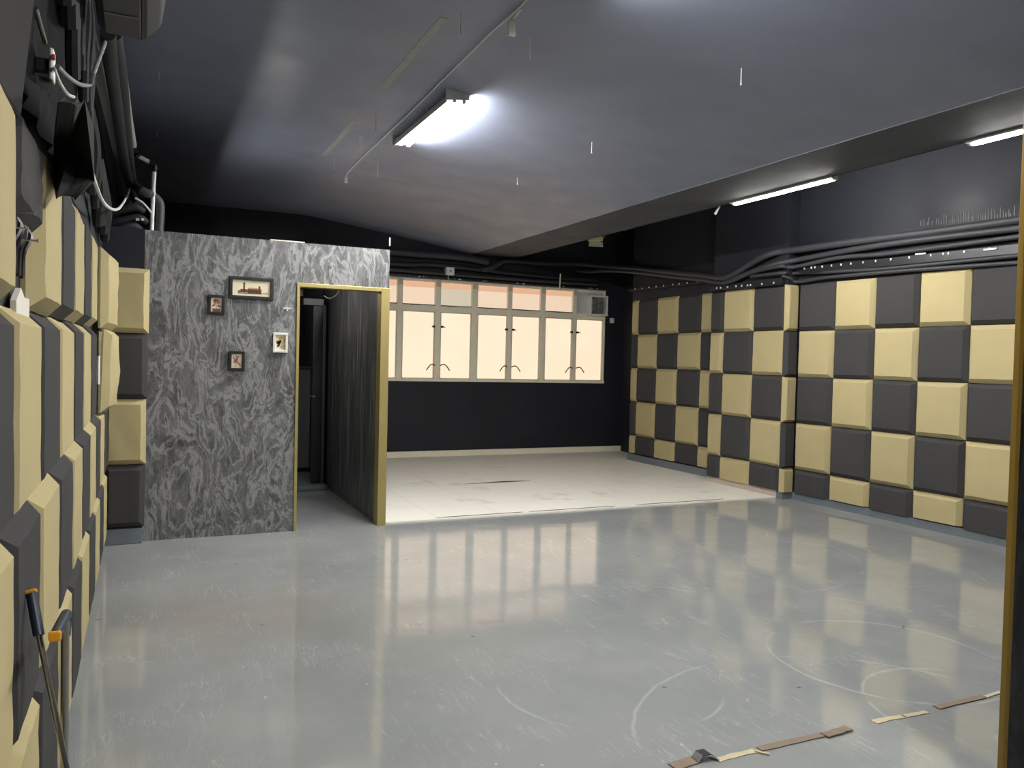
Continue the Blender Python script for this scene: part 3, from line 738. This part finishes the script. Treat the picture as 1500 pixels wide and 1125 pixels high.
box('trim_pillar_ledge', 'black_wall', 6.26, 6.5, 6.6, 7.85, 2.345, 2.40, kind=ST)

# hoses and boxes above the windows
def bhose(pts, r, label, name='hose', mat='black_rubber'):
    MB().tube(pts, r, 10, 4).build(name, mat, smooth=True, label=label, cat=name.split('_')[-1], group='black pipes above the windows')
bhose([(1.95, 10.85, 2.93), (3.2, 10.85, 2.92), (4.2, 10.85, 2.92), (4.6, 10.86, 2.88)], .05, 'thick black pipe above the windows, topmost of those pipes', 'pipe')
bhose([(1.95, 10.86, 2.77), (3.3, 10.86, 2.76), (3.8, 10.86, 2.79), (5.2, 10.86, 2.75), (6.5, 10.86, 2.74)], .035, 'medium black pipe above the windows, below the topmost pipe', 'pipe', 'black_gloss')
bhose([(1.95, 10.88, 2.69), (4.2, 10.88, 2.67), (6.5, 10.88, 2.67)], .025, 'slim black pipe above the windows, just over the window head', 'pipe')
box('trim_window_head', 'black_gloss', WX0, WX1, BY-.06, BY, 2.6, 2.625, kind=ST)
j = empty('junction_box', (4.03, 10.8, 2.7), 'small square white junction box above the windows', 'junction box')
p = P(660, 397, 1, 10.80); box('box_body', 'white_plastic', p.x-.06, p.x+.06, 10.80, 10.9, p.z-.055, p.z+.055, j, bevel=.005)
MB().disc((p.x, 10.80, p.z), (0, -1, 0), .014, .004, 12).build('knockout', 'mid_grey', j); MB().tube([(p.x-.02, 10.82, p.z-.05), (p.x-.03, 10.82, p.z-.1), (p.x, 10.84, p.z-.12)], .005, 6, 3).build('wire_tail', 'paper_white', j)
p = P(821, 401, 1, 10.80); q = P(820, 421, 1, 10.80)
MB().tube([p, q], .012, 8).disc(q, (0, 0, -1), .02, .02, 10).build('hanging_rod', 'paper_white', label='short white rod hanging above the windows', cat='rod', smooth=True)
m = MB(); random.seed(9)
for x in (3.55, 3.62, 4.1, 4.16, 4.55, 4.6, 5.1, 5.2, 5.9, 6.35, 6.4, 6.5):
    m.box(x, x+random.uniform(.01, .05), BY-.066, BY-.058, 2.602+random.uniform(0, .01), 2.618)
m.build('paint_flecks', 'paper_white', kind='stuff', label='pale flecks of bare paint along the window head', cat='paint flecks')
m = MB().tube([P(571, 348, 1, 6.62), P(571, 360, 1, 6.62)], .006, 6); m.build('wire_stub', 'paper_white', label='pale wire stub sticking up behind the marble partition top', cat='wire')
m = MB().bar(P(396, 352, 1, 6.62), P(446, 356, 1, 6.62), .03, .014); m.build('ledge_batten', 'paper_white', label='pale batten lying along the top of the marble partition', cat='batten')

# ------------------------------------------------------------------ high services over the wall with the tool handles
tr = [P(119, -6, 2, 2.95), P(150, 128, 2, 2.95), P(189, 300, 2, 2.95)]
m = MB(); m.bar(tr[0]+(tr[0]-tr[1])*.5, tr[1], .05, .03).bar(tr[1], tr[2], .05, .03)
m.build('cable_trunking', 'trunk_grey', label='long flat grey trunking strip high beside the black insulated pipes', cat='trunking')
def pl(px, z): return [P(x, y, 2, z) for x, y in px]
MB().tube(pl([(158, 48), (163, 100), (172, 160), (180, 220), (188, 262), (196, 290)], 2.85)+[Vector(P(203, 302, 1, 6.75))], .034, 12, 4).build('insulated_pipe', 'black_rubber', smooth=True, label='black insulated pipe beside the grey trunking strip', cat='pipe', group='black insulated pipes')
q = pl([(166, 48), (176, 110), (184, 190), (190, 240), (195, 268)], 2.88)
q += [P(206, 279, 1, 6.72), P(222, 286, 1, 6.74), P(233, 297, 1, 6.76), P(234, 315, 1, 6.76), P(232, 345, 1, 6.76)]
MB().tube(q, .036, 12, 4).build('insulated_pipe', 'black_rubber', smooth=True, label='black insulated pipe bending down behind the marble partition', cat='pipe', group='black insulated pipes')
q = pl([(172, 50), (181, 110), (189, 170), (196, 213)], 2.92)
c1 = P(199, 228, 1, 6.72)
cn = empty('white_conduit', c1, 'thin white water pipe with elbows reaching the marble partition top', 'pipe')
MB().tube(q, .02, 10).build('long_run', 'white_plastic', cn, smooth=True)
MB().tube([q[-1], P(197, 222, 1, 6.7), P(203, 229, 1, 6.7)], .02, 10, 3).build('elbow', 'dark_metal', cn, smooth=True)
MB().tube([P(203, 229, 1, 6.72), P(220, 238, 1, 6.72)], .016, 10).build('cross_run', 'white_plastic', cn, smooth=True)
MB().tube([P(219, 238, 1, 6.72), P(226, 242, 1, 6.72), P(226, 252, 1, 6.72)], .02, 10, 3).build('elbow', 'dark_metal', cn, smooth=True)
MB().tube([P(226, 250, 1, 6.72), P(222, 340, 1, 6.72)], .016, 10).build('drop_run', 'white_plastic', cn, smooth=True)
# air conditioner, its far end and underside in view
ac = empty('air_conditioner', (-.1, 2.9, 2.62), 'black wall-mounted air conditioner high above the foam wall', 'air conditioner')
ye = 3.15; A = lambda x, y: P(x, y, 1, ye)
zb = A(200, 55).z
prof = [(-.155, zb+.012), (-.02, zb-.01), (.0, zb), (.045, zb+.05), (.062, zb+.16), (.05, zb+.30), (-.155, zb+.30)]
MB().prism([(x, 0, z) for x, z in prof], (0, 2.2, 0), (0, ye, 0)).build('casing', 'black_matte', ac, bevel=.012, seg=3)
MB().box(-.13, -.02, 2.3, ye-.04, zb-.018, zb-.006).build('outlet_flap', 'dark_grey', ac, bevel=.004)
MB().box(-.015, -.01, 2.25, ye-.02, zb-.012, zb+.02).build('flap_groove', 'black_gloss', ac)
MB().box(-.125, -.025, ye-.24, ye-.23, zb-.022, zb-.016).build('flap_rib', 'mid_grey', ac)
# hanging wires, box and dark offcuts
MB().tube([P(84, 97, 0, -.2), P(100, 113, 0, -.19), P(118, 124, 0, -.17), P(133, 123, 0, -.15), P(137, 108, 0, -.14), P(148, 78, 0, -.125), P(154, 62, 0, -.12)], .006, 8, 5).build('hanging_cable', 'mid_grey', smooth=True, label='grey cable sagging from the white junction box to the pipes', cat='cable')
MB().tube([P(134, 250, 0, -.2), P(142, 275, 0, -.19), P(152, 297, 0, -.18), P(166, 307, 0, -.16), P(177, 302, 0, -.14), P(188, 282, 0, -.13), P(190, 262, 0, -.125)], .008, 8, 5).build('hanging_cable', 'white_plastic', smooth=True, label='white cable hanging in a loop above the marble partition corner', cat='cable')
MB().tube([P(198, 290, 1, 6.6), P(210, 298, 1, 6.6), P(222, 312, 1, 6.6)], .008, 8, 4).build('hanging_cable', 'white_plastic', smooth=True, label='short white cable crossing the drop of the white pipe', cat='cable')
MB().tube([P(52, 12, 0, -.24), P(58, 34, 0, -.235), P(66, 62, 0, -.23)], .006, 8, 4).build('hanging_cable', 'steel', smooth=True, label='pale cable running down into the white junction box', cat='cable')
MB().tube([P(79, 100, 0, -.22), P(88, 122, 0, -.22), P(99, 138, 0, -.21), P(108, 142, 0, -.2)], .005, 8, 4).build('hanging_cable', 'white_plastic', smooth=True, label='thin white cable dangling below the wall junction box', cat='cable')
j = empty('junction_box', P(73, 95, 0, -.25), 'narrow pale junction box with red lamp above the foam wall', 'junction box')
a, b = P(72, 70, 1, 2.3), P(79, 119, 1, 2.3)
MB().box(a.x, b.x, 2.29, 2.34, b.z, a.z).build('box_body', 'white_metal', j, bevel=.006)
MB().box(b.x-.004, b.x+.003, 2.285, 2.295, b.z+.05, b.z+.062).build('indicator', 'red_led', j)
MB().bar((LX, 2.32, (a.z+b.z)/2), (a.x, 2.32, (a.z+b.z)/2), .03, .03).build('box_bracket', 'black_matte', j)
# dark foam offcut jutting from the wall
a = P(127, 155, 0, -.10)
m = MB(); q = [P(113, 152, 0, -.13), P(124, 152, 0, -.13), P(137, 190, 0, -.13), P(134, 262, 0, -.13), P(112, 289, 0, -.16), P(101, 275, 0, -.2), P(104, 200, 0, -.18)]
m.prism(q, (0, 0, 0), (-.04, .0, 0)); m.build('foam_offcut', 'foam_black', bevel=.01, label='dark grey foam offcut jutting out above the top foam row', cat='foam panel')
m = MB(); q = [P(-40, -60, 0, -.235), P(54, -20, 0, -.235), P(36, 130, 0, -.235), P(31, 178, 0, -.235), P(0, 126, 0, -.235), P(-40, 62, 0, -.235)]
m.prism(q, (0, 0, 0), (-.05, 0, 0)); m.build('foam_offcut', 'foam_black', bevel=.01, label='large dark grey foam sheet above the top foam row, below junction box', cat='foam panel')
m = MB(); random.seed(5)
for k in range(9):
    y = 2.35+.16*k; z = 2.3+random.uniform(0, .15)
    m.tube([(LX+.06, y, z+.5), (LX+.08, y+.05, z+.3), (LX+.075, y+.02, z+.12), (LX+.07, y+.12, z)], random.uniform(.015, .03), 8, 4)
m.build('cable_bundle', 'black_matte', smooth=True, label='bundle of glossy black cables bunched above the top foam row', cat='cables')
m = MB(); random.seed(6)
for k in range(6):
    y = 4.2+.3*k; z = 2.12+random.uniform(0, .1)
    m.tube([(LX+.037, y, z+.35), (LX+.06, y+.1, z+.2), (LX+.045, y+.2, z+.08), (LX+.037, y+.4, z+.05)], random.uniform(.02, .035), 8, 4)
m.build('cable_bundle', 'black_matte', smooth=True, label='bundle of black cables drooping beside the marble partition corner', cat='cables')
nx, nz = 14, 8; vs = []; random.seed(12)
for b_ in range(nz+1):
    for a_ in range(nx+1):
        y = 2.0+1.5*a_/nx; z = 1.99+.05*a_/nx+(.62+.1*math.sin(a_*1.3))*b_/nz
        vs.append((LX+.012+.016*(1+math.sin(a_*2.4+b_*.9))+random.uniform(0, .008), y, z))
fr = [(a_+b_*(nx+1), a_+1+b_*(nx+1), a_+1+(b_+1)*(nx+1), a_+(b_+1)*(nx+1)) for a_ in range(nx) for b_ in range(nz)]
m = MB().add(vs, fr)
o = m.build('plastic_sheet', 'black_sheet', smooth=True, label='crumpled black plastic sheet hanging on the wall above the foam panels', cat='sheet')
md = o.modifiers.new('s', 'SOLIDIFY'); md.thickness = .004; md.offset = -1
MB().tube([P(155, 303, 0, -.25), P(154, 322, 0, -.25)], .012, 8).build('tube_stub', 'paper_white', smooth=True, label='short white tube stub upright above the foam wall', cat='tube')
m = MB().bar(P(199, 321.5, 1, 6.62), P(204, 321.5, 1, 6.62), .01, .016).bar(P(207, 321.5, 1, 6.62), P(211, 321.5, 1, 6.62), .01, .016)
m.build('cable_tag', 'paper_white', label='pale tag pair on the black cables beside the marble corner', cat='tag')
m = MB(); 
for z, x0, x1 in ((2.42, LX+.02, -.0), (2.36, LX+.02, -.04), (2.5, LX+.02, -.02)):
    m.tube([(x0, 6.68, z-.05), (x0+.08, 6.66, z-.02), (x1-.05, 6.66, z+.02), (x1, 6.7, z)], .03, 10, 4)
m.build('cable_bundle', 'black_matte', smooth=True, label='bundle of black hoses crossing behind the marble partition corner', cat='cables')

# ------------------------------------------------------------------ cleaning tools leaning by the wall
g = empty('long_handled_brush', (-.10, 1.55, 0), 'steel long handled brush leaning over, navy grip with yellow end cap', 'cleaning tool', 'cleaning tools leaning by the wall')
top = P(46, 870, 1, 2.02); gl = P(57, 931, 1, 1.98); kn = P(89, 1085, 1, 1.93)
d = (kn-gl).normalized(); foot = gl+d*((gl.z-.10)/-d.z)
foot = kn+(kn-gl)*((kn.z-.09)/(gl.z-kn.z))
MB().tube([gl+(top-gl)*.2, foot], .0062, 12).build('shaft', 'steel', g, smooth=True)
MB().tube([gl, gl.lerp(top, .5), top], .0115, 12).build('grip', 'navy', g, smooth=True)
MB().bar(top, top+(top-gl).normalized()*.009, .024, .02, up=(0, 1, 0)).build('end_cap', 'orange', g, bevel=.004)
MB().box(foot.x-.10, foot.x+.10, foot.y-.03, foot.y+.03, .05, .1).build('brush_block', 'navy', g, bevel=.008)
MB().box(foot.x-.095, foot.x+.095, foot.y-.026, foot.y+.026, 0, .05).build('bristles', 'black_matte', g)
g = empty('long_handled_dustpan', (-.15, 2.0, 0), 'steel upright dustpan handle with bent navy grip and orange end cap', 'cleaning tool', 'cleaning tools leaning by the wall')
t0 = P(95.5, 930, 1, 2.0); t1 = t0.copy(); t1.z = .06; t1.x -= .0
e0 = P(81, 931, 1, 1.84); e1 = P(97, 900, 1, 2.03)
MB().tube([t0+Vector((0, 0, .035)), t1], .0085, 12).build('shaft', 'steel', g, smooth=True)
MB().tube([e0, e0.lerp(e1, .5), e1, e1+Vector((0, .008, -.02)), t0+Vector((0, .0, -.0))], [.0115, .012, .012, .0115, .0105], 14).build('grip', 'navy', g, smooth=True)
dd = (e0-e1).normalized()
MB().bar(e0, e0+dd*.010, .024, .022).build('end_cap', 'orange', g, bevel=.005)
MB().box(t1.x-.11, t1.x+.11, t1.y-.02, t1.y+.01, .0, .09).box(t1.x-.11, t1.x+.11, t1.y-.22, t1.y-.02, 0, .006).box(t1.x-.115, t1.x-.108, t1.y-.2, t1.y+.01, 0, .06).box(t1.x+.108, t1.x+.115, t1.y-.2, t1.y+.01, 0, .06).build('pan', 'navy', g, bevel=.003)

# ------------------------------------------------------------------ torn tape line on the floor
random.seed(11)
TG = 'torn tape along the floor seam'
strip([(1112, 1098), (1160, 1087), (1208, 1076)], .001, .034, 'floor_tape', 'tape_brown', 'longest brown tape strip on the grey floor seam', 'tape', TG, .004)
strip([(1208, 1078), (1225, 1073), (1243, 1067)], .004, .038, 'floor_tape', 'tape_brown', 'short lifted brown tape piece at the end of the longest strip', 'tape', TG, .005)
strip([(1372, 1037), (1410, 1028), (1441, 1021)], .001, .034, 'floor_tape', 'tape_brown', 'brown tape strip on the floor nearest the gold-edged partition', 'tape', TG, .004)
strip([(985, 1124), (1005, 1118), (1022, 1112)], .001, .05, 'floor_tape', 'tape_brown', 'brown tape end beside the black curled loop on floor', 'tape', TG, .004)
strip([(1280, 1058), (1300, 1053), (1322, 1050)], .001, .03, 'floor_tape', 'tape_cream', 'pale peeled tape residue midway along the floor seam', 'tape', TG, .002)
strip([(1325, 1049), (1342, 1046), (1358, 1043)], .001, .025, 'floor_tape', 'tape_cream', 'small pale tape residue beside the partition-side brown strip', 'tape', TG, .002)
strip([(1050, 1114), (1075, 1107), (1106, 1100)], .001, .03, 'floor_tape', 'tape_cream', 'pale frayed tape residue between black loop and longest strip', 'tape', TG, .002)
strip([(1444, 1021), (1456, 1017), (1466, 1014)], .001, .02, 'floor_tape', 'tape_cream', 'pale frayed tape tip touching the gold-edged partition foot', 'tape', TG, .003)
strip([(1106, 1101), (1116, 1104), (1127, 1106)], .001, .012, 'floor_tape', 'tape_cream', 'curled pale splinter of tape beside the longest brown strip', 'tape', TG, .006)
a, b = P(1018, 1114, 2, .004), P(1048, 1110, 2, .004)
m = MB(); q = [a+Vector((0, 0, .0)), a.lerp(b, .3)+Vector((0, .012, .015)), a.lerp(b, .7)+Vector((0, .012, .018)), b]
for i in range(3):
    s0, s1 = q[i], q[i+1]; o = Vector((0, .022, 0))
    m.prism([s0-o, s1-o, s1+o, s0+o], (0, 0, 0), (0, 0, .003))
m.build('rubber_curl', 'black_gloss', label='curled black rubber loop lifted off the floor tape line', cat='rubber strip')
